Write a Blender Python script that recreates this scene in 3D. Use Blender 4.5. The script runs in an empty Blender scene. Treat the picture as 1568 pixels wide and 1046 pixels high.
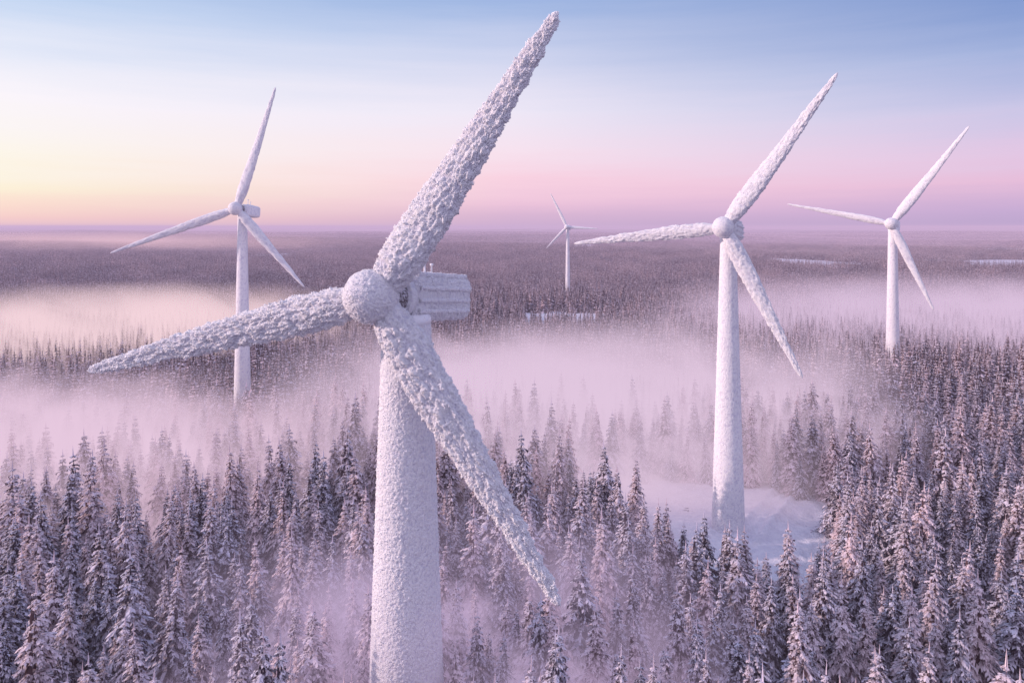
import bpy, math, random
import numpy as np
from mathutils import Vector, noise, Matrix

random.seed(7); rng=np.random.default_rng(11)
scene=bpy.context.scene
scene.view_settings.view_transform='Standard'
scene.view_settings.look='None'
scene.view_settings.exposure=0
scene.view_settings.gamma=1
COL=scene.collection

def lin(r,g,b):
    f=lambda c:(c/255)/12.92 if c/255<=0.04045 else ((c/255+0.055)/1.055)**2.4
    return (f(r),f(g),f(b),1)

# ---------------------------------------------------------------- camera
CAMZ=100.0
cam_d=bpy.data.cameras.new("camera"); cam=bpy.data.objects.new("camera",cam_d); COL.objects.link(cam)
cam.location=(0,0,CAMZ); cam.rotation_euler=(math.radians(90),0,0)
cam_d.sensor_width=36; cam_d.lens=36*1100/1568
cam_d.shift_y=-176/1568
cam_d.clip_start=1; cam_d.clip_end=200000
scene.camera=cam

# ---------------------------------------------------------------- light
SAZ,SEL=math.radians(-96),math.radians(15)
sdir=Vector((math.sin(SAZ)*math.cos(SEL),math.cos(SAZ)*math.cos(SEL),math.sin(SEL)))
sl=bpy.data.lights.new("sun",'SUN'); sl.energy=3.5; sl.angle=math.radians(1.5); sl.color=(1.0,0.74,0.67)
so=bpy.data.objects.new("sun",sl); COL.objects.link(so); so.rotation_euler=sdir.to_track_quat('Z','Y').to_euler()
so.location=(-200,100,300)

# ---------------------------------------------------------------- world
w=bpy.data.worlds.new("World"); scene.world=w; w.use_nodes=True
nt=w.node_tree; N=nt.nodes; Lk=nt.links; N.clear()
out=N.new('ShaderNodeOutputWorld'); bg=N.new('ShaderNodeBackground'); Lk.new(bg.outputs[0],out.inputs[0])
tc=N.new('ShaderNodeTexCoord'); sep=N.new('ShaderNodeSeparateXYZ'); Lk.new(tc.outputs['Generated'],sep.inputs[0])
def M(op,a=None,b=None,nt=nt,clamp=False):
    n=nt.nodes.new('ShaderNodeMath'); n.operation=op; n.use_clamp=clamp
    for i,v in enumerate((a,b)):
        if v is None: continue
        if isinstance(v,(int,float)): n.inputs[i].default_value=v
        else: nt.links.new(v,n.inputs[i])
    return n.outputs[0]
mp=N.new('ShaderNodeMapping'); mp.inputs['Scale'].default_value=(1.6,1.6,26); Lk.new(tc.outputs['Generated'],mp.inputs[0])
nz=N.new('ShaderNodeTexNoise'); nz.inputs['Scale'].default_value=1.6; nz.inputs['Detail'].default_value=6; nz.inputs['Roughness'].default_value=.6
Lk.new(mp.outputs[0],nz.inputs['Vector'])
zj=M('MULTIPLY',M('SUBTRACT',nz.outputs[0],.5),.14)
zsc=M('DIVIDE',sep.outputs['Z'],.35)
zs=M('ADD',zsc,M('MULTIPLY',zj,M('MINIMUM',M('MULTIPLY',M('MAXIMUM',zsc,0.0),6.0),1.0)))
def ramp(stops):
    r=N.new('ShaderNodeValToRGB'); cr=r.color_ramp
    cr.elements[0].position=0; cr.elements[0].color=lin(*stops[0][1])
    cr.elements[1].position=1; cr.elements[1].color=lin(*stops[-1][1])
    for p,c in stops[1:-1]:
        e=cr.elements.new(p); e.color=lin(*c)
    Lk.new(zs,r.inputs[0]); return r.outputs[0]
rl=ramp([(0,(244,204,206)),(.03,(252,210,204)),(.07,(255,226,210)),(.13,(255,243,218)),(.22,(255,248,236)),(.42,(253,247,253)),(.56,(234,237,251)),(.74,(196,215,244)),(1,(162,188,231))])
rc=ramp([(0,(206,176,210)),(.04,(220,184,214)),(.09,(240,198,222)),(.17,(252,212,228)),(.28,(250,228,241)),(.45,(241,234,249)),(.67,(208,214,241)),(.86,(164,186,229)),(1,(146,171,222))])
rr=ramp([(0,(184,164,206)),(.05,(200,172,214)),(.14,(232,190,220)),(.24,(228,199,229)),(.37,(204,199,232)),(.55,(164,179,222)),(.7,(132,156,210)),(1,(116,144,204))])
az=M('ARCTAN2',sep.outputs['X'],sep.outputs['Y'])
def mix(f,a,b,nt=nt,bt='MIX'):
    n=nt.nodes.new('ShaderNodeMix'); n.data_type='RGBA'; n.blend_type=bt
    for i,v in ((0,f),(6,a),(7,b)):
        if isinstance(v,(int,float)): n.inputs[i].default_value=v
        elif isinstance(v,tuple): n.inputs[i].default_value=v
        else: nt.links.new(v,n.inputs[i])
    return n.outputs[2]
fl=M('ADD',M('DIVIDE',az,math.radians(35)),1.0,clamp=True)
fr=M('DIVIDE',az,math.radians(35),clamp=True)
c=mix(fr,mix(fl,rl,rc),rr)
# unseen rear sky in one flat tone, added as fill for turbine fronts
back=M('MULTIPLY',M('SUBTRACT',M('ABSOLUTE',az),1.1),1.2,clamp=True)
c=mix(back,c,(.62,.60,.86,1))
sky=N.new('ShaderNodeTexSky'); sky.sky_type='NISHITA'; sky.sun_disc=False; sky.sun_elevation=SEL; sky.sun_rotation=SAZ
sk=mix(1.0,sky.outputs[0],(.08,.08,.08,1),bt='MULTIPLY')
c3=mix(.05,c,sk)
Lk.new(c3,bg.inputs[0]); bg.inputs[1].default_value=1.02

# ---------------------------------------------------------------- materials
def newmat(name):
    m=bpy.data.materials.new(name); m.use_nodes=True; t=m.node_tree
    return m,t,t.nodes['Principled BSDF']
def noiseN(t,scale,detail=4,rough=.55,vec=None):
    n=t.nodes.new('ShaderNodeTexNoise'); n.inputs['Scale'].default_value=scale; n.inputs['Detail'].default_value=detail; n.inputs['Roughness'].default_value=rough
    if vec is not None: t.links.new(vec,n.inputs['Vector'])
    return n.outputs[0]
def attr(t,name):
    a=t.nodes.new('ShaderNodeAttribute'); a.attribute_name=name; return a
def maprange(t,v,a,b,c_=0,d=1):
    n=t.nodes.new('ShaderNodeMapRange'); t.links.new(v,n.inputs[0])
    for i,x in enumerate((a,b,c_,d)): n.inputs[i+1].default_value=x
    return n.outputs[0]
def objco(t): return t.nodes.new('ShaderNodeTexCoord').outputs['Object']

def rime_mat(name,scale,bump):
    m,t,b=newmat(name); oc=objco(t)
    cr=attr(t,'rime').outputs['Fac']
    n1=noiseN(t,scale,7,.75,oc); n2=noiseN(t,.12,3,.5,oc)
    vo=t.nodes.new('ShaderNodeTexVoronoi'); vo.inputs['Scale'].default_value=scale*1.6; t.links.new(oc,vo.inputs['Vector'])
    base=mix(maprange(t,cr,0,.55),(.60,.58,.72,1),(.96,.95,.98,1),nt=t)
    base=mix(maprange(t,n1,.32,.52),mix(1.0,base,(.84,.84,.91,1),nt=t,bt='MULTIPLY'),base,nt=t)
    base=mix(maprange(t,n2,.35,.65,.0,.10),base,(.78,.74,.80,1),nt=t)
    t.links.new(base,b.inputs['Base Color']); b.inputs['Roughness'].default_value=.7
    b.inputs['Specular IOR Level'].default_value=.25
    h=M('ADD',n1,M('MULTIPLY',M('SUBTRACT',1.0,vo.outputs['Distance'],nt=t),.45,nt=t),nt=t)
    bp=t.nodes.new('ShaderNodeBump'); bp.inputs['Strength'].default_value=bump; bp.inputs['Distance'].default_value=.3
    t.links.new(h,bp.inputs['Height']); t.links.new(bp.outputs[0],b.inputs['Normal'])
    return m
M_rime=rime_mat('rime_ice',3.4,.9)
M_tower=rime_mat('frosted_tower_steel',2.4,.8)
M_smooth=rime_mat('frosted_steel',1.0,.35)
M_cry,_t,_b=newmat('rime_crystal'); _b.inputs['Roughness'].default_value=.6
_n=noiseN(_t,1.5,2,.6,objco(_t)); _t.links.new(mix(maprange(_t,_n,.4,.6),(.88,.86,.93,1),(.97,.96,.98,1),nt=_t),_b.inputs['Base Color'])
M_dark,_t,_b=newmat('dark_bearing_metal'); _b.inputs['Roughness'].default_value=.6
_n=noiseN(_t,2.5,4,.6,objco(_t)); _t.links.new(mix(maprange(_t,_n,.45,.6),(.09,.07,.08,1),(.6,.58,.64,1),nt=_t),_b.inputs['Base Color'])

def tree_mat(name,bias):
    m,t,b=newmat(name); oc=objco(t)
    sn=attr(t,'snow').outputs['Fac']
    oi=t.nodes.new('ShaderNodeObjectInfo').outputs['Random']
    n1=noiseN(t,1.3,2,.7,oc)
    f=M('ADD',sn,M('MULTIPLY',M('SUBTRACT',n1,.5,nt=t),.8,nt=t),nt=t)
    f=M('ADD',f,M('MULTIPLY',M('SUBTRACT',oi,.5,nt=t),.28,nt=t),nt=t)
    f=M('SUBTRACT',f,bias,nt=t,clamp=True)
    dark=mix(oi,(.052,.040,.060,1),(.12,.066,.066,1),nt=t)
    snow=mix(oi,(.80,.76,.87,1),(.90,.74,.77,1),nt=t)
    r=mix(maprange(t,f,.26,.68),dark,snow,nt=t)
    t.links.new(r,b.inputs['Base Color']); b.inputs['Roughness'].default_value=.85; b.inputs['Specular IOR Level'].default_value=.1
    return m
M_tree=tree_mat('snowy_spruce_foliage',.0); M_treemid=tree_mat('frosted_spruce_foliage',-.05); M_treefar=tree_mat('frosted_distant_foliage',.08)

# ---------------------------------------------------------------- mesh helper
def mesh_obj(name,V,F,mat,parent=None,smooth=True,fattr=None,col=COL):
    me=bpy.data.meshes.new(name); me.from_pydata(V,[],F)
    me.materials.append(mat)
    if smooth: me.polygons.foreach_set('use_smooth',[True]*len(me.polygons))
    if fattr:
        nm,dom,vals=fattr
        a=me.attributes.new(nm,'FLOAT',dom); a.data.foreach_set('value',np.asarray(vals,dtype=np.float32))
    me.update()
    o=bpy.data.objects.new(name,me)
    if col: col.objects.link(o)
    if parent: o.parent=parent
    return o

def loft(name,rings,nseg,mat,disp,parent,crystals=0,cl=.35,cdir=None):
    V=[];R=[];F=[];D=[]
    for (c,u,v,ru,rv,e) in rings:
        for j in range(nseg):
            th=2*math.pi*j/nseg; cs,sn=math.cos(th),math.sin(th)
            x=math.copysign(abs(cs)**(2/e),cs); y=math.copysign(abs(sn)**(2/e),sn)
            p=c+u*(ru*x)+v*(rv*y)
            d=(u*(cs/max(ru,.01))+v*(sn/max(rv,.01))).normalized()
            a,r=disp(p) if disp else (0,1)
            k=min(1,min(ru,rv)/.6)
            V.append(p+d*(a*k)); R.append(r); D.append(d)
    n=len(rings)
    for i in range(n-1):
        for j in range(nseg):
            k=(j+1)%nseg
            F.append((i*nseg+j,i*nseg+k,(i+1)*nseg+k,(i+1)*nseg+j))
    if crystals:
        CV=[];CF=[]; rd=random.Random(len(V)+crystals)
        for _ in range(crystals):
            i=rd.randrange(len(D))
            if R[i]<.35 and rd.random()<.8: continue
            j=Vector((rd.gauss(0,.45),rd.gauss(0,.45),rd.gauss(.1,.45)))
            ax=(D[i]*.8+j+(cdir*.6 if cdir is not None else Vector())).normalized(); L=cl*rd.uniform(.4,1.2)
            s=ax.orthogonal().normalized(); tt=ax.cross(s); w_=L*rd.uniform(.24,.42); o_=V[i]-D[i]*(.35*cl)+Vector((rd.uniform(-.08,.08),rd.uniform(-.08,.08),rd.uniform(-.08,.08)))
            b=len(CV); a0=rd.uniform(0,6.28)
            for q in range(4):
                aa=a0+q*math.pi/2; CV.append(tuple(o_+s*(w_*math.cos(aa))+tt*(w_*math.sin(aa))))
            for q in range(4):
                aa=a0+q*math.pi/2+.4; CV.append(tuple(o_+ax*(L*.7)+s*(w_*.85*math.cos(aa))+tt*(w_*.85*math.sin(aa))))
            CV.append(tuple(o_+ax*L))
            for q in range(4):
                k=(q+1)%4; CF.append((b+q,b+k,b+4+k,b+4+q)); CF.append((b+4+q,b+4+k,b+8))
        mesh_obj(name+"_rime_crystals",CV,CF,M_cry,parent,True)
    V.append(rings[0][0]); R.append(1); V.append(rings[-1][0]); R.append(1)
    for j in range(nseg):
        k=(j+1)%nseg
        F.append((n*nseg,k,j)); F.append((n*nseg+1,(n-1)*nseg+j,(n-1)*nseg+k))
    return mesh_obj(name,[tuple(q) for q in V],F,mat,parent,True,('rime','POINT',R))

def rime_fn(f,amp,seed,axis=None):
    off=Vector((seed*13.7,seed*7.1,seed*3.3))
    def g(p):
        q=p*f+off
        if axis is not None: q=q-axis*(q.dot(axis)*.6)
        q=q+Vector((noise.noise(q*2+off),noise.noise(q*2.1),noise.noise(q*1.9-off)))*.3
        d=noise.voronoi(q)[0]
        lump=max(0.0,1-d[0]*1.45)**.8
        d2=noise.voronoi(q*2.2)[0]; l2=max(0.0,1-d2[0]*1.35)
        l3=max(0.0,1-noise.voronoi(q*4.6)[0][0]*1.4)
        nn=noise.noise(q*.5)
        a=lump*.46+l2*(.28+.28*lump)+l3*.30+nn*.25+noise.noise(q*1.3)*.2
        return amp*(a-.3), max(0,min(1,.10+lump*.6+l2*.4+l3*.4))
    return g
def interp(x,xs,ys): return float(np.interp(x,xs,ys))

def turbine(C,psiB,psiN,blades,cs,hubR,towS,towD,H0,res,seed,rf,ra,nacL,tilt=5.5,towz=0,towf=1.3,towa=.12,cry=0):
    """C rotor centre; blades=[(azimuth deg,len,width factor)]"""
    P=bpy.data.objects.new("wind_turbine",None); COL.objects.link(P)
    C=Vector(C); pb=math.radians(psiB); pn=math.radians(psiN); tl=math.radians(tilt)
    nB=Vector((-math.sin(pb),-math.cos(pb),0)); h=Vector((math.cos(pb),-math.sin(pb),0)); Z=Vector((0,0,1))
    ax=Vector((-math.sin(pn)*math.cos(tl),-math.cos(pn)*math.cos(tl),math.sin(tl)))
    side=ax.cross(Z).normalized(); up=side.cross(ax).normalized()
    for i,(ad,L,wf) in enumerate(blades):
        a=(h*math.cos(math.radians(ad))+Z*math.sin(math.radians(ad))).normalized()
        t=a.cross(nB).normalized()
        rings=[]; n=int(L*res*1.15)
        for k in range(n+1):
            s=k/n
            c_=interp(s,[0,.05,.10,.2,.3,.5,.7,.85,.95,.985,1],[4.8,6.4,7.7,8.2,7.8,6.2,4.4,3.1,2.1,1.5,.3])*cs*wf
            th=c_*interp(s,[0,.07,.2,.5,1],[.95,.85,.6,.5,.6])
            ph=math.radians(interp(s,[0,.2,1],[22,14,8]))
            cd=t*math.cos(ph)+nB*math.sin(ph); td=nB*math.cos(ph)-t*math.sin(ph)
            cc=C+a*(s*L*.965+L*.035)+nB*(s*s*1.0)+t*(.2*cs*math.sin(s*math.pi))
            rings.append((cc,cd,td,c_/2,th/2,2.1))
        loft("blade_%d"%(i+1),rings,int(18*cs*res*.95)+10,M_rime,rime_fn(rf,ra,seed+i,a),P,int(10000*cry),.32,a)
        rr=[(C+a*(hubR*q),t,nB,2.6*cs*wf*(1.06 if .5<q<.95 else .98),2.6*cs*wf*(1.06 if .5<q<.95 else .98),2) for q in np.linspace(.1,1.15,12)]
        loft("blade_root_%d"%(i+1),rr,28,M_rime,rime_fn(rf,ra*.5,seed+i+20),P)
    rings=[]; m=int(10+16*res*.8)
    c0=C+ax*(hubR*.35)
    for k in range(m+1):
        an=math.pi*k/m; zz=math.cos(an); r=math.sin(an)*hubR
        rings.append((c0+ax*(zz*hubR*(1.0 if zz>0 else 1.15)),side,up,max(r,.03),max(r,.03),2))
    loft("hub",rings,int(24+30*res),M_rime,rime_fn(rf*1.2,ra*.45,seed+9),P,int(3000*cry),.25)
    def rings_ax(spec,e=2):
        return [(C-ax*s,side,up,a_,b_,e) for s,a_,b_ in spec]
    k=hubR/4.7
    loft("main_bearing",rings_ax([(2.5*k,3.2*k,3.2*k),(4*k,3.3*k,3.3*k),(6.5*k,3.2*k,3.2*k)]),40,M_dark,None,P)
    loft("generator_ring",rings_ax([(5.0*k,3.3*k,3.3*k),(5.2*k,3.9*k,3.9*k),(6.0*k,4.0*k,4.0*k),(6.8*k,4.0*k,4.0*k),(7.0*k,3.5*k,3.5*k)]),48,M_rime,rime_fn(rf*1.5,ra*.3,seed+3),P,int(900*cry),.3)
    spec=[]; s=6.9*k; nn=int(24*res)+8
    for q in range(nn+1):
        u=q/nn; sc=interp(u,[0,.03,.1,.9,.98,1],[.80,.95,1,1,.95,.86])
        rib=1+.045*(1 if (u*4)%1<.12 else 0)
        spec.append((s+u*(nacL-s),3.9*k*sc*rib,4.15*k*sc*rib))
    loft("nacelle",rings_ax(spec,5.0),int(30+40*res*.8),M_smooth if res<2 else M_rime,rime_fn(rf*1.3,ra*.42,seed+5),P,int(8000*cry),.3)
    if res>=1.5:
        for q,zo in enumerate((-2.4,-.4,1.9)):
            rr=[]
            for u in np.linspace(0,1,80):
                s_=(7.6+u*(nacL/k-8.6))*k
                rr.append((C-ax*s_+side*(4.05*k)*(1)+up*(zo*k),side,up,.3*k,.36*k,2.5))
            loft("panel_ridge_%d"%(q+1),rr,10,M_rime,rime_fn(2,.26,seed+40+q),P)
            rr=[(c_-side*(8.1*k),u_,v_,a_,b_,e_) for c_,u_,v_,a_,b_,e_ in rr]
            loft("panel_ridge_%d"%(q+4),rr,10,M_rime,rime_fn(2,.26,seed+50+q),P,int(500*cry),.3)
        for q,sx in enumerate((-2.9,2.9)):
            rail=[(C-ax*(s_*k)+side*(sx*k)+up*(4.4*k),side,up,.28*k,.42*k,2.5) for s_ in np.linspace(8,nacL/k-1,60)]
            loft("roof_rail_%d"%(q+1),rail,10,M_rime,rime_fn(2,.28,seed+60+q),P,int(500*cry),.3)
    bpos=C-ax*(nacL*.50)+up*(4.0*k)+side*(-1.0*k)
    rr=[(bpos+Z*zz,Vector((1,0,0)),Vector((0,1,0)),r_,r_,2) for zz,r_ in ((0,.22),(1,.2),(3.0*k,.16),(3.4*k,.16),(3.5*k,.5),(3.9*k,.5),(4.0*k,.1))]
    loft("anemometer_mast",rr,10,M_smooth,None,P)
    bpos=bpos-ax*2.2
    rr=[(bpos+Z*zz,Vector((1,0,0)),Vector((0,1,0)),r_,r_,2) for zz,r_ in ((0,.18),(2.2*k,.14),(2.3*k,.35),(2.6*k,.35),(2.7*k,.1))]
    loft("wind_vane_mast",rr,10,M_smooth,None,P)
    T=C-ax*towS; top=T.z-3.6*k
    nr=int((top-towz)*res*.9)+10; rings=[]
    for q in range(nr+1):
        u=q/nr; z=towz-1+u*(top-towz+1)
        d=interp(z-towz,[0,1.2,1.3]+H0[0],[towD*1.04,towD*1.04,towD]+H0[1])
        rings.append((Vector((T.x,T.y,z)),Vector((1,0,0)),Vector((0,1,0)),d/2,d/2,2))
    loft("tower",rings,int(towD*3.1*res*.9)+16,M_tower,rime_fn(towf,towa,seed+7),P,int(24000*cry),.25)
    rr=[(Vector((T.x,T.y,top+zz)),Vector((1,0,0)),Vector((0,1,0)),H0[1][-1]/2*r_,H0[1][-1]/2*r_,2) for zz,r_ in ((-1.2,.98),(-1.1,1.05),(-.3,1.05),(.6,.95))]
    loft("yaw_collar",rr,40,M_smooth,None,P)
    return T

Ts=[]
Ts.append(turbine((-23.6,125,87.8),15,30,[(55.3,56.6,1.0),(194.7,62.5,.84),(-56.2,58.5,.92)],1.0,4.6,8.4,14.4,([83],[8.7]),6.0,1,1.3,.92,24.5,towf=1.9,towa=.28,cry=1))
Ts.append(turbine((67.9,230,99.6),30,30,[(53.9,56.7,1.0),(186.2,52.6,.8),(-62.5,51.2,.9)],.72,3.4,5.5,10.6,([45,95],[7.9,5.0]),2.8,31,1.3,.6,16,towf=1.4,towa=.16))
Ts.append(turbine((-140.0,365,109),0,14,[(71.8,64.7,1.0),(199.5,67.6,.85),(-48.8,52.9,.9)],.68,3.4,5,9.0,([50,105],[6.6,4.6]),1.4,61,.9,.42,17,towf=1.0,towa=.06))
Ts.append(turbine((264.1,500,101.8),35,35,[(54.5,79,1.0),(167.9,71,.72),(-66.3,63.5,.85)],.86,4.2,6,9.4,([50,100],[7.4,5.6]),1.1,91,.8,.42,17,towf=1.0,towa=.06))
Ts.append(turbine((84,1100,99),10,20,[(116,58,1.0),(226,46,.9),(357,48,.9)],.62,3.6,5,7.4,([98],[4.6]),.5,121,.8,.2,15,towf=1.0,towa=.03))

# ---------------------------------------------------------------- terrain
def hgt(x,y):
    r=np.sqrt(x*x+y*y)
    k=np.clip((r-650)/2500,0,1)
    far=np.clip((r-5000)/12000,0,1)
    return k*(9*np.sin(x/430+1.3)*np.cos(y/510)+6*np.sin(x/290+y/360)) + far*22*(np.sin(x/2600+.7)*np.cos(y/3300+.4)+.6*np.sin(x/1100+2)) 
def clear_near(x,y):
    wob=3.0*np.sin(y/5.3+x/9)+2.0*np.sin(y/2.1+1)+1.5*np.sin(x/3.7)
    hw=np.interp(y,[176,184,200,225,250,270,278],[0,7,22,33,44,38,0])
    xc=np.interp(y,[172,200,230,280],[66,70,71,58])
    return (np.abs(x-xc)<hw+wob*(hw>0))
clearings=[(50,770,58,62),(1450,1900,380,280),(800,1960,70,215),(-900,2600,120,270),(2500,3100,500,330),(300,3500,150,360)]
def is_clear(x,y):
    m=clear_near(x,y)
    for i,(cx,cy,rx,ry) in enumerate(clearings):
        a=np.arctan2((y-cy)/ry,(x-cx)/rx)
        wob=1+.22*np.sin(3*a+i)+.16*np.sin(5*a+2*i)+.1*np.sin(9*a)
        m|=np.sqrt(((x-cx)/rx)**2+((y-cy)/ry)**2)<wob
    for T in Ts: m|=(x-T.x)**2+(y-T.y)**2<(8.5**2)
    return m

ys=np.concatenate([np.linspace(-400,100,6),np.linspace(110,700,40),np.geomspace(720,70000,90)])
us=np.linspace(-1,1,121); us=np.sign(us)*np.abs(us)**1.4
V=[];F=[]
for y in ys:
    half=1.6*max(y,0)+700
    for u in us:
        x=u*half; V.append((x,y,float(hgt(np.array(x),np.array(y)))))
nx=len(us)
for i in range(len(ys)-1):
    for j in range(nx-1): F.append((i*nx+j,i*nx+j+1,(i+1)*nx+j+1,(i+1)*nx+j))
mg,t,b=newmat('snowy_forest_floor')
geo=t.nodes.new('ShaderNodeNewGeometry').outputs['Position']
sp=t.nodes.new('ShaderNodeSeparateXYZ'); t.links.new(geo,sp.inputs[0])
near=mix(maprange(t,noiseN(t,.15,5,.6,geo),.4,.62),(.08,.07,.10,1),(.36,.34,.42,1),nt=t)  # shade under the trees is put into the floor colour as darker snow
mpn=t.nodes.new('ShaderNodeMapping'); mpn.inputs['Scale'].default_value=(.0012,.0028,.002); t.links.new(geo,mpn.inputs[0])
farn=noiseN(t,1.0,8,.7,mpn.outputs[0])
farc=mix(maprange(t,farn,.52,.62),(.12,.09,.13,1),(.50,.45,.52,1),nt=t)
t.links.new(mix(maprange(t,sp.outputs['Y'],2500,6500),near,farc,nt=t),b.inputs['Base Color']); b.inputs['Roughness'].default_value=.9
b.inputs['Specular IOR Level'].default_value=.1
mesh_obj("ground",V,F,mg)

msn,t,b=newmat('clearing_snow')
oc=objco(t); n1=noiseN(t,.35,6,.6,oc)
t.links.new(mix(maprange(t,n1,.35,.7),(.72,.71,.80,1),(.86,.85,.91,1),nt=t),b.inputs['Base Color']); b.inputs['Roughness'].default_value=.8
bp=t.nodes.new('ShaderNodeBump'); bp.inputs['Distance'].default_value=1.2; bp.inputs['Strength'].default_value=.8; t.links.new(n1,bp.inputs['Height']); t.links.new(bp.outputs[0],b.inputs['Normal'])
T2=Ts[1]
def patch(name,x0,x1,y0,y1,step,hfun):
    xs=np.arange(x0,x1+step,step); ys_=np.arange(y0,y1+step,step)
    V=[(float(x),float(y),float(hfun(x,y))) for y in ys_ for x in xs]; n=len(xs)
    F=[(i*n+j,i*n+j+1,(i+1)*n+j+1,(i+1)*n+j) for i in range(len(ys_)-1) for j in range(n-1)]
    return mesh_obj(name,V,F,msn)
def h_clear(x,y):
    base=.35+1.6*noise.noise(Vector((x*.06,y*.06,0)))+.8*noise.noise(Vector((x*.2,y*.2,3)))+.3*noise.noise(Vector((x*.8,y*.8,5)))
    d=math.hypot(x-T2.x,y-T2.y)
    base+=1.6*math.exp(-((d-7.5)/1.8)**2)*(.6+.9*noise.noise(Vector((x*.4,y*.4,9))))
    tx=T2.x+8+ (y-T2.y)*.7
    for off in (-1.6,1.6):
        q=abs(x-tx-off)
        if T2.y-10<y<T2.y+60 and x>T2.x+5: base-=.5*math.exp(-(q/.8)**2)
    q=abs(x-tx)
    if T2.y-10<y<T2.y+60 and x>T2.x+5: base+=.9*math.exp(-((q-4.5)/1.3)**2)
    return base+.9
patch("snow_clearing",8,128,165,296,.9,h_clear)
V=[];F=[]
for i,(cx,cy,rx,ry) in enumerate(clearings):
    s=len(V); K=64
    V.append((cx,cy,float(hgt(np.array(float(cx)),np.array(float(cy))))+1.2))
    RG=(.25,.5,.75,1.02)
    for ring in RG:
        for k in range(K):
            a=2*math.pi*k/K; wob=1+.22*math.sin(3*a+i)+.16*math.sin(5*a+2*i)+.1*math.sin(9*a)
            x=cx+rx*ring*wob*math.cos(a); y=cy+ry*ring*wob*math.sin(a)
            V.append((x,y,float(hgt(np.array(x),np.array(y)))+1.2))
    for k in range(K):
        k2=(k+1)%K
        F.append((s,s+1+k,s+1+k2))
        for r_ in range(len(RG)-1):
            o_=s+1+r_*K; F.append((o_+k,o_+K+k,o_+K+k2,o_+k2))
mesh_obj("snow_field",V,F,msn)

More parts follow.
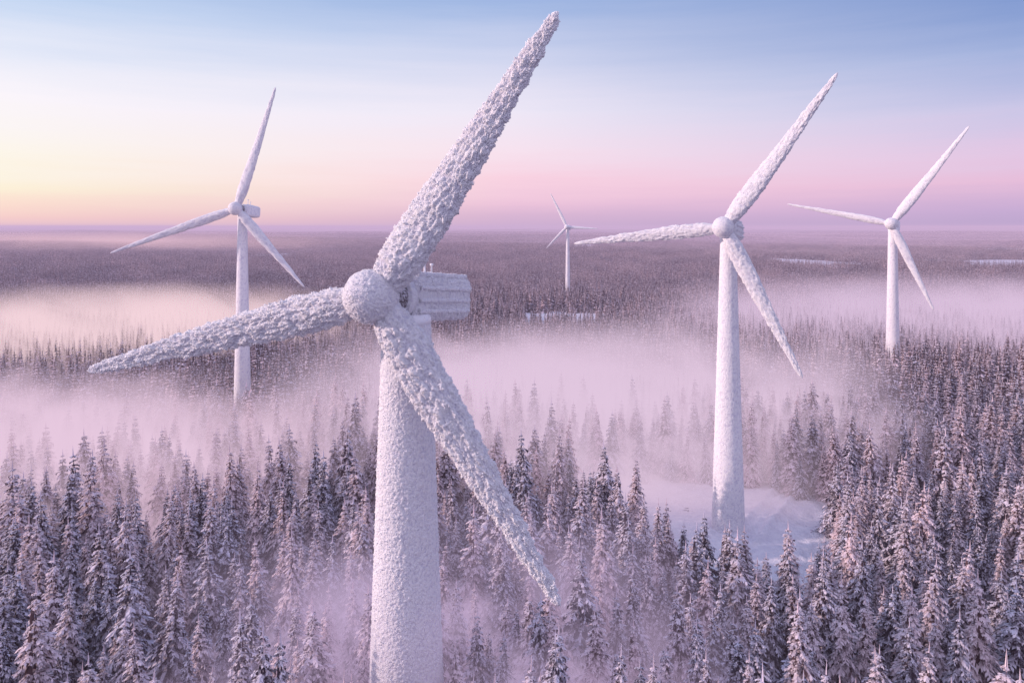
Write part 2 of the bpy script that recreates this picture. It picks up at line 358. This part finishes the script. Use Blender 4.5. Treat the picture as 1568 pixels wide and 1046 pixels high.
# ---------------------------------------------------------------- trees
def spruce(name,H,R,whorls,boughs,twigs,hang,seed,col,V=None,F=None,S=None,ox=0,oy=0,oz=0,mat=None):
    """tapered trunk, dark inner foliage, whorls of drooping boughs carrying snow-laden twigs"""
    rd=random.Random(seed); own=V is None
    if own: V,F,S=[],[],[]
    def face(pts,s):
        b_=len(V); V.extend(pts); F.append(tuple(range(b_,b_+len(pts)))); S.append(s)
    n=7 if own else 3; tr=H*.012+.05
    lean=(rd.uniform(-.3,.3),rd.uniform(-.3,.3))
    for k in range(n):
        a0=2*math.pi*k/n; a1=2*math.pi*(k+1)/n
        face([(ox+tr*math.cos(a0),oy+tr*math.sin(a0),oz-.5),(ox+tr*math.cos(a1),oy+tr*math.sin(a1),oz-.5),(ox+lean[0],oy+lean[1],oz+H)],.0)
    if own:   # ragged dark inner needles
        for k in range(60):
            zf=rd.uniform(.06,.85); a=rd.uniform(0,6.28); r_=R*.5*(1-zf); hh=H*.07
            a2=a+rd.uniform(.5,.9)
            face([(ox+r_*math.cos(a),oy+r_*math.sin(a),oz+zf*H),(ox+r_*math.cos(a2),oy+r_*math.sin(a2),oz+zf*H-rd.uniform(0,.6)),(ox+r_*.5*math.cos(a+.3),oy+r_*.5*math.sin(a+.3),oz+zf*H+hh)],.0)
    lop=rd.uniform(0,6.28)
    for w_ in range(whorls):
        q_=(w_+rd.uniform(-.3,.3))/whorls
        zf=min(max(.05+.93*q_,.04),.985)
        rad=R*((1-zf)**.92)*(1 if zf>.14 else .8)*rd.uniform(.72,1.18)+.16*(H/20)
        nb=max(3,int(boughs*(1-.5*zf)))
        a00=rd.uniform(0,6.28)
        for q in range(nb):
            if rd.random()<.08: continue
            a=a00+2*math.pi*q/nb+rd.uniform(-.3,.3)
            L=rad*rd.uniform(.62,1.22)*(1+.14*math.cos(a-lop))
            dx,dy=math.cos(a),math.sin(a); px,py=-dy,dx
            z0=oz+zf*H; dr=rd.uniform(.5,.85)*(1.15-.6*zf)
            cx0=ox+lean[0]*zf; cy0=oy+lean[1]*zf
            def P(u): return (cx0+dx*L*u,cy0+dy*L*u,z0+.22*L*u-dr*L*u*u*1.1)
            bs=rd.uniform(-.18,.18)
            if twigs:
                wsp=L*.07+.05
                pr=None
                for s in (0.1,.55,1.0):
                    p=P(s); ws=wsp*(1.25-s*.9)
                    cur=((p[0]+px*ws,p[1]+py*ws,p[2]),(p[0]-px*ws,p[1]-py*ws,p[2]))
                    if pr: face([pr[0],cur[0],cur[1],pr[1]],.55+.35*s+bs)
                    pr=cur
                for k in range(twigs):
                    u=.28+.70*(k+rd.random())/twigs
                    for sg in (-1,1):
                        p=P(u); tl=L*rd.uniform(.28,.48)*(1.15-.75*u)+.12
                        ang=rd.uniform(.5,1.1); ex=dx*math.cos(ang)+sg*px*math.sin(ang); ey=dy*math.cos(ang)+sg*py*math.sin(ang)
                        dp=tl*rd.uniform(.35,.95); wt=tl*.20+.05
                        nx_,ny_=-ey*wt,ex*wt
                        m_=(p[0]+ex*tl*.55,p[1]+ey*tl*.55,p[2]-dp*.3)
                        e_=(p[0]+ex*tl,p[1]+ey*tl,p[2]-dp)
                        face([p,(m_[0]+nx_,m_[1]+ny_,m_[2]-.12*tl),e_,(m_[0]-nx_,m_[1]-ny_,m_[2]-.12*tl)],.34+.42*u+rd.uniform(-.3,.3)+bs)
            else:
                ww=L*rd.uniform(.22,.34)+.1
                p=P(.55); e_=P(1.0); st=P(0.05)
                face([st,(p[0]+px*ww,p[1]+py*ww,p[2]-ww*.7),e_,p],.62+rd.uniform(-.35,.25)+bs); face([st,p,e_,(p[0]-px*ww,p[1]-py*ww,p[2]-ww*.7)],.55+rd.uniform(-.35,.25)+bs)
            for hh in range(hang):
                u=rd.uniform(.3,1.0); p=P(u)
                sx=rd.uniform(-1,1)*L*.22
                bx=p[0]+px*sx; by=p[1]+py*sx; bz=p[2]-abs(sx)*.6
                hl=L*rd.uniform(.16,.36)+.15; aw=rd.uniform(.08,.18)*(H/20)+.03; ba=rd.uniform(0,3.14)
                ex,ey=math.cos(ba)*aw,math.sin(ba)*aw
                face([(bx-ex,by-ey,bz),(bx+ex,by+ey,bz),(bx+ex*.2+dx*.12*L,by+dy*.12*L,bz-hl)],rd.uniform(.0,.5))
    for e in ((.12,0),(0,.12)):
        face([(ox+lean[0]-e[0],oy+lean[1]-e[1],oz+H*.95),(ox+lean[0]+e[0],oy+lean[1]+e[1],oz+H*.95),(ox+lean[0],oy+lean[1],oz+H*1.04)],.9)
    if own:
        return mesh_obj(name,V,F,mat or M_tree,None,False,('snow','FACE',S),col)
def coll(name): return bpy.data.collections.new(name)
cA,cB,cC=coll('spruce_tree_detailed'),coll('spruce_tree_medium'),coll('spruce_grove_distant')
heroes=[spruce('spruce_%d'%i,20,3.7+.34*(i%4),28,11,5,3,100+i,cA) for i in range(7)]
for i in range(6): spruce('spruce_mid_%d'%i,20,3.4+.25*(i%3),17,8,0,1,200+i,cB,mat=M_treemid)
PS=50
for i in range(5):
    rd=random.Random(300+i); V,F,S=[],[],[]
    g=7
    for a in range(g):
        for b_ in range(g):
            if rd.random()<.1: continue
            H=rd.uniform(13,24)
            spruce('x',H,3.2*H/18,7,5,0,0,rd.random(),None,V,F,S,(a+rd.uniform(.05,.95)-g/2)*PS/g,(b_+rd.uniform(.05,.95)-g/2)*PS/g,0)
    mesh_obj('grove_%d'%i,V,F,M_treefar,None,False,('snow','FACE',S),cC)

def scatter(name,X,Y,Z,SC,ROT,IDX,collection,parent):
    me=bpy.data.meshes.new(name); n=len(X)
    me.vertices.add(n); me.vertices.foreach_set('co',np.stack([X,Y,Z],1).astype(np.float32).ravel())
    a=me.attributes.new('scl','FLOAT_VECTOR','POINT'); a.data.foreach_set('vector',SC.astype(np.float32).ravel())
    a=me.attributes.new('rot','FLOAT_VECTOR','POINT'); a.data.foreach_set('vector',ROT.astype(np.float32).ravel())
    a=me.attributes.new('idx','INT','POINT'); a.data.foreach_set('value',IDX.astype(np.int32))
    o=bpy.data.objects.new(name,me); COL.objects.link(o); o.parent=parent
    ng=bpy.data.node_groups.new(name+'_gn','GeometryNodeTree')
    ng.interface.new_socket('Geometry',in_out='INPUT',socket_type='NodeSocketGeometry')
    ng.interface.new_socket('Geometry',in_out='OUTPUT',socket_type='NodeSocketGeometry')
    gi=ng.nodes.new('NodeGroupInput'); go=ng.nodes.new('NodeGroupOutput')
    ip=ng.nodes.new('GeometryNodeInstanceOnPoints'); ci=ng.nodes.new('GeometryNodeCollectionInfo')
    ci.inputs['Collection'].default_value=collection; ci.inputs['Separate Children'].default_value=True; ci.inputs['Reset Children'].default_value=True
    def na(nm,ty):
        q=ng.nodes.new('GeometryNodeInputNamedAttribute'); q.data_type=ty; q.inputs[0].default_value=nm
        return [s for s in q.outputs if s.enabled and s.name=='Attribute'][0]
    L=ng.links
    L.new(gi.outputs[0],ip.inputs['Points']); L.new(ci.outputs[0],ip.inputs['Instance']); ip.inputs['Pick Instance'].default_value=True
    L.new(na('idx','INT'),ip.inputs['Instance Index']); L.new(na('rot','FLOAT_VECTOR'),ip.inputs['Rotation']); L.new(na('scl','FLOAT_VECTOR'),ip.inputs['Scale'])
    L.new(ip.outputs[0],go.inputs[0])
    md=o.modifiers.new('scatter','NODES'); md.node_group=ng
    return o
def gridpts(y0,y1,sp,slope,marg):
    xm=slope*y1+marg
    gx,gy=np.meshgrid(np.arange(-xm,xm,sp),np.arange(y0,y1,sp))
    X=gx.ravel()+rng.uniform(-.48,.48,gx.size)*sp; Y=gy.ravel()+rng.uniform(-.48,.48,gx.size)*sp
    k=(np.abs(X)<slope*Y+marg)&(~is_clear(X,Y)); return X[k],Y[k]
forest=bpy.data.objects.new("spruce_forest",None); COL.objects.link(forest)
X,Y=gridpts(92,330,6.4,.80,40); n=len(X)
keep=rng.random(n)>.12; X,Y=X[keep],Y[keep]; n=len(X)
sh=np.clip(rng.normal(1.18,.24,n),.5,1.75); sw=sh*rng.uniform(.9,1.25,n)
pick=[i for i in np.argsort(-sh) if 130<Y[i]<200 and abs(X[i])<.7*Y[i]][:24]
mask=np.ones(n,bool)
for i in pick:
    mask[i]=False
    o=bpy.data.objects.new("spruce_tree",heroes[i%7].data); COL.objects.link(o)
    o.location=(X[i],Y[i],0); o.rotation_euler=(0,0,float(rng.uniform(0,6.28))); o.scale=(sw[i],sw[i],sh[i])
X,Y,sh,sw=X[mask],Y[mask],sh[mask],sw[mask]; n=len(X)
def rot(n): return np.stack([rng.normal(0,.02,n),rng.normal(0,.02,n),rng.uniform(0,6.28,n)],1)
scatter("near_trees",X,Y,np.zeros(n),np.stack([sw,sw,sh],1),rot(n),rng.integers(0,7,n),cA,forest)
X,Y=gridpts(330,950,6.4,.80,60); n=len(X); keep=rng.random(n)>.08; X,Y=X[keep],Y[keep]; n=len(X)
sh=np.clip(rng.normal(1.02,.17,n),.5,1.4); sw=sh*rng.uniform(.9,1.25,n)
scatter("middle_trees",X,Y,hgt(X,Y),np.stack([sw,sw,sh],1),rot(n),rng.integers(0,6,n),cB,forest)
X,Y=gridpts(975,4200,PS*.96,.85,150); n=len(X)
s=rng.uniform(.85,1.1,n); r=np.zeros((n,3)); r[:,2]=rng.integers(0,4,n)*math.pi/2+rng.uniform(-.2,.2,n)
scatter("far_groves",X,Y,hgt(X,Y),np.stack([s*1.05,s*1.05,s],1),r,rng.integers(0,5,n),cC,forest)
X,Y=gridpts(4200,11000,PS*2.2,.85,200); n=len(X)
s=rng.uniform(.9,1.15,n); r=np.zeros((n,3)); r[:,2]=rng.integers(0,4,n)*math.pi/2
scatter("horizon_groves",X,Y,hgt(X,Y),np.stack([s*2.3,s*2.3,s*1.1],1),r,rng.integers(0,5,n),cC,forest)

# ---------------------------------------------------------------- haze and fog (absorbing volumes; fixed glow stands in for scattered light)
def box(name,lo,hi,mat):
    V=[(x,y,z) for z in (-1,1) for y in (-1,1) for x in (-1,1)]
    F=[(0,2,3,1),(4,5,7,6),(0,1,5,4),(2,6,7,3),(0,4,6,2),(1,3,7,5)]
    o=mesh_obj(name,V,F,mat,None,False)
    o.location=[(a+b)/2 for a,b in zip(lo,hi)]; o.scale=[(b-a)/2 for a,b in zip(lo,hi)]
    return o
def volmat(name,dens,em,density_node=None):
    m=bpy.data.materials.new(name); m.use_nodes=True; t=m.node_tree; t.nodes.clear()
    o=t.nodes.new('ShaderNodeOutputMaterial')
    ab=t.nodes.new('ShaderNodeVolumeAbsorption'); ab.inputs['Color'].default_value=(0,0,0,1)
    e=t.nodes.new('ShaderNodeEmission'); e.inputs['Color'].default_value=em[0]
    ad=t.nodes.new('ShaderNodeAddShader'); t.links.new(ab.outputs[0],ad.inputs[0]); t.links.new(e.outputs[0],ad.inputs[1]); t.links.new(ad.outputs[0],o.inputs['Volume'])
    if density_node:
        d=density_node(t); t.links.new(d,ab.inputs['Density'])
        t.links.new(M('MULTIPLY',d,em[1],nt=t),e.inputs['Strength'])
        m.cycles.volume_step_rate=1.5
    else:
        ab.inputs['Density'].default_value=dens; e.inputs['Strength'].default_value=dens*em[1]
    return m
HZ=1.25e-4
box("haze",(-16000,-300,-40),(16000,30000,112),volmat('haze',HZ,(lin(206,176,212),1.0)))

def fogden(dens,seed,sc,thr,lo_,hi_):
    def f(t):
        oc=objco(t); s3=t.nodes.new('ShaderNodeSeparateXYZ'); t.links.new(oc,s3.inputs[0])
        geo=t.nodes.new('ShaderNodeNewGeometry').outputs['Position']
        mp=t.nodes.new('ShaderNodeMapping'); mp.inputs['Location'].default_value=(seed*3.1,seed,0); mp.inputs['Scale'].default_value=(sc,sc*1.5,sc*1.6); t.links.new(geo,mp.inputs[0])
        nn=t.nodes.new('ShaderNodeTexNoise'); nn.inputs['Scale'].default_value=1; nn.inputs['Detail'].default_value=3.5; nn.inputs['Roughness'].default_value=.62; nn.inputs['Distortion'].default_value=1.1
        t.links.new(mp.outputs[0],nn.inputs['Vector'])
        r2=M('ADD',M('POWER',M('ABSOLUTE',s3.outputs['X'],nt=t),2.0,nt=t),M('POWER',M('ABSOLUTE',s3.outputs['Y'],nt=t),2.0,nt=t),nt=t)
        edge=M('POWER',M('SUBTRACT',1.0,r2,nt=t,clamp=True),1.2,nt=t)
        top=M('POWER',maprange(t,s3.outputs['Z'],-.55,1.0,1,0),1.4,nt=t)
        nm_=maprange(t,nn.outputs[0],lo_,hi_,0,2.0)
        body=M('SUBTRACT',M('MULTIPLY',M('MULTIPLY',edge,top,nt=t),nm_,nt=t),thr,nt=t,clamp=True)
        return M('MULTIPLY',body,dens,nt=t)
    return f
def fog(lo,hi,dens,seed,sc,thr=.02,em=(lin(226,200,224),1.0),lo_=.38,hi_=.66):  # em tints each bank's own glow, warmer on the sunward left
    return box("fog_bank",lo,hi,volmat('fog',dens,em,fogden(dens,seed,sc,thr,lo_,hi_)))
fog((-310,195,0),(-50,322,50),.11,1,.022,em=(lin(232,202,224),1.0),lo_=.36)
fog((-125,225,0),(190,430,60),.075,2,.015,lo_=.36)
fog((-560,430,0),(-110,740,54),.034,3,.011,em=(lin(248,216,222),1.0),lo_=.36)
fog((90,440,0),(800,860,58),.022,4,.009,em=(lin(222,196,224),1.0),lo_=.36)
fog((-5200,1700,0),(-500,5200,85),.0010,8,.0016,em=(lin(248,204,208),1.0))
fog((-300,2600,0),(4200,5600,80),.0005,9,.0016,em=(lin(214,180,216),1.0))
fog((-84,103,0),(55,184,44),.042,5,.03,em=(lin(204,180,216),1.0),lo_=.41)
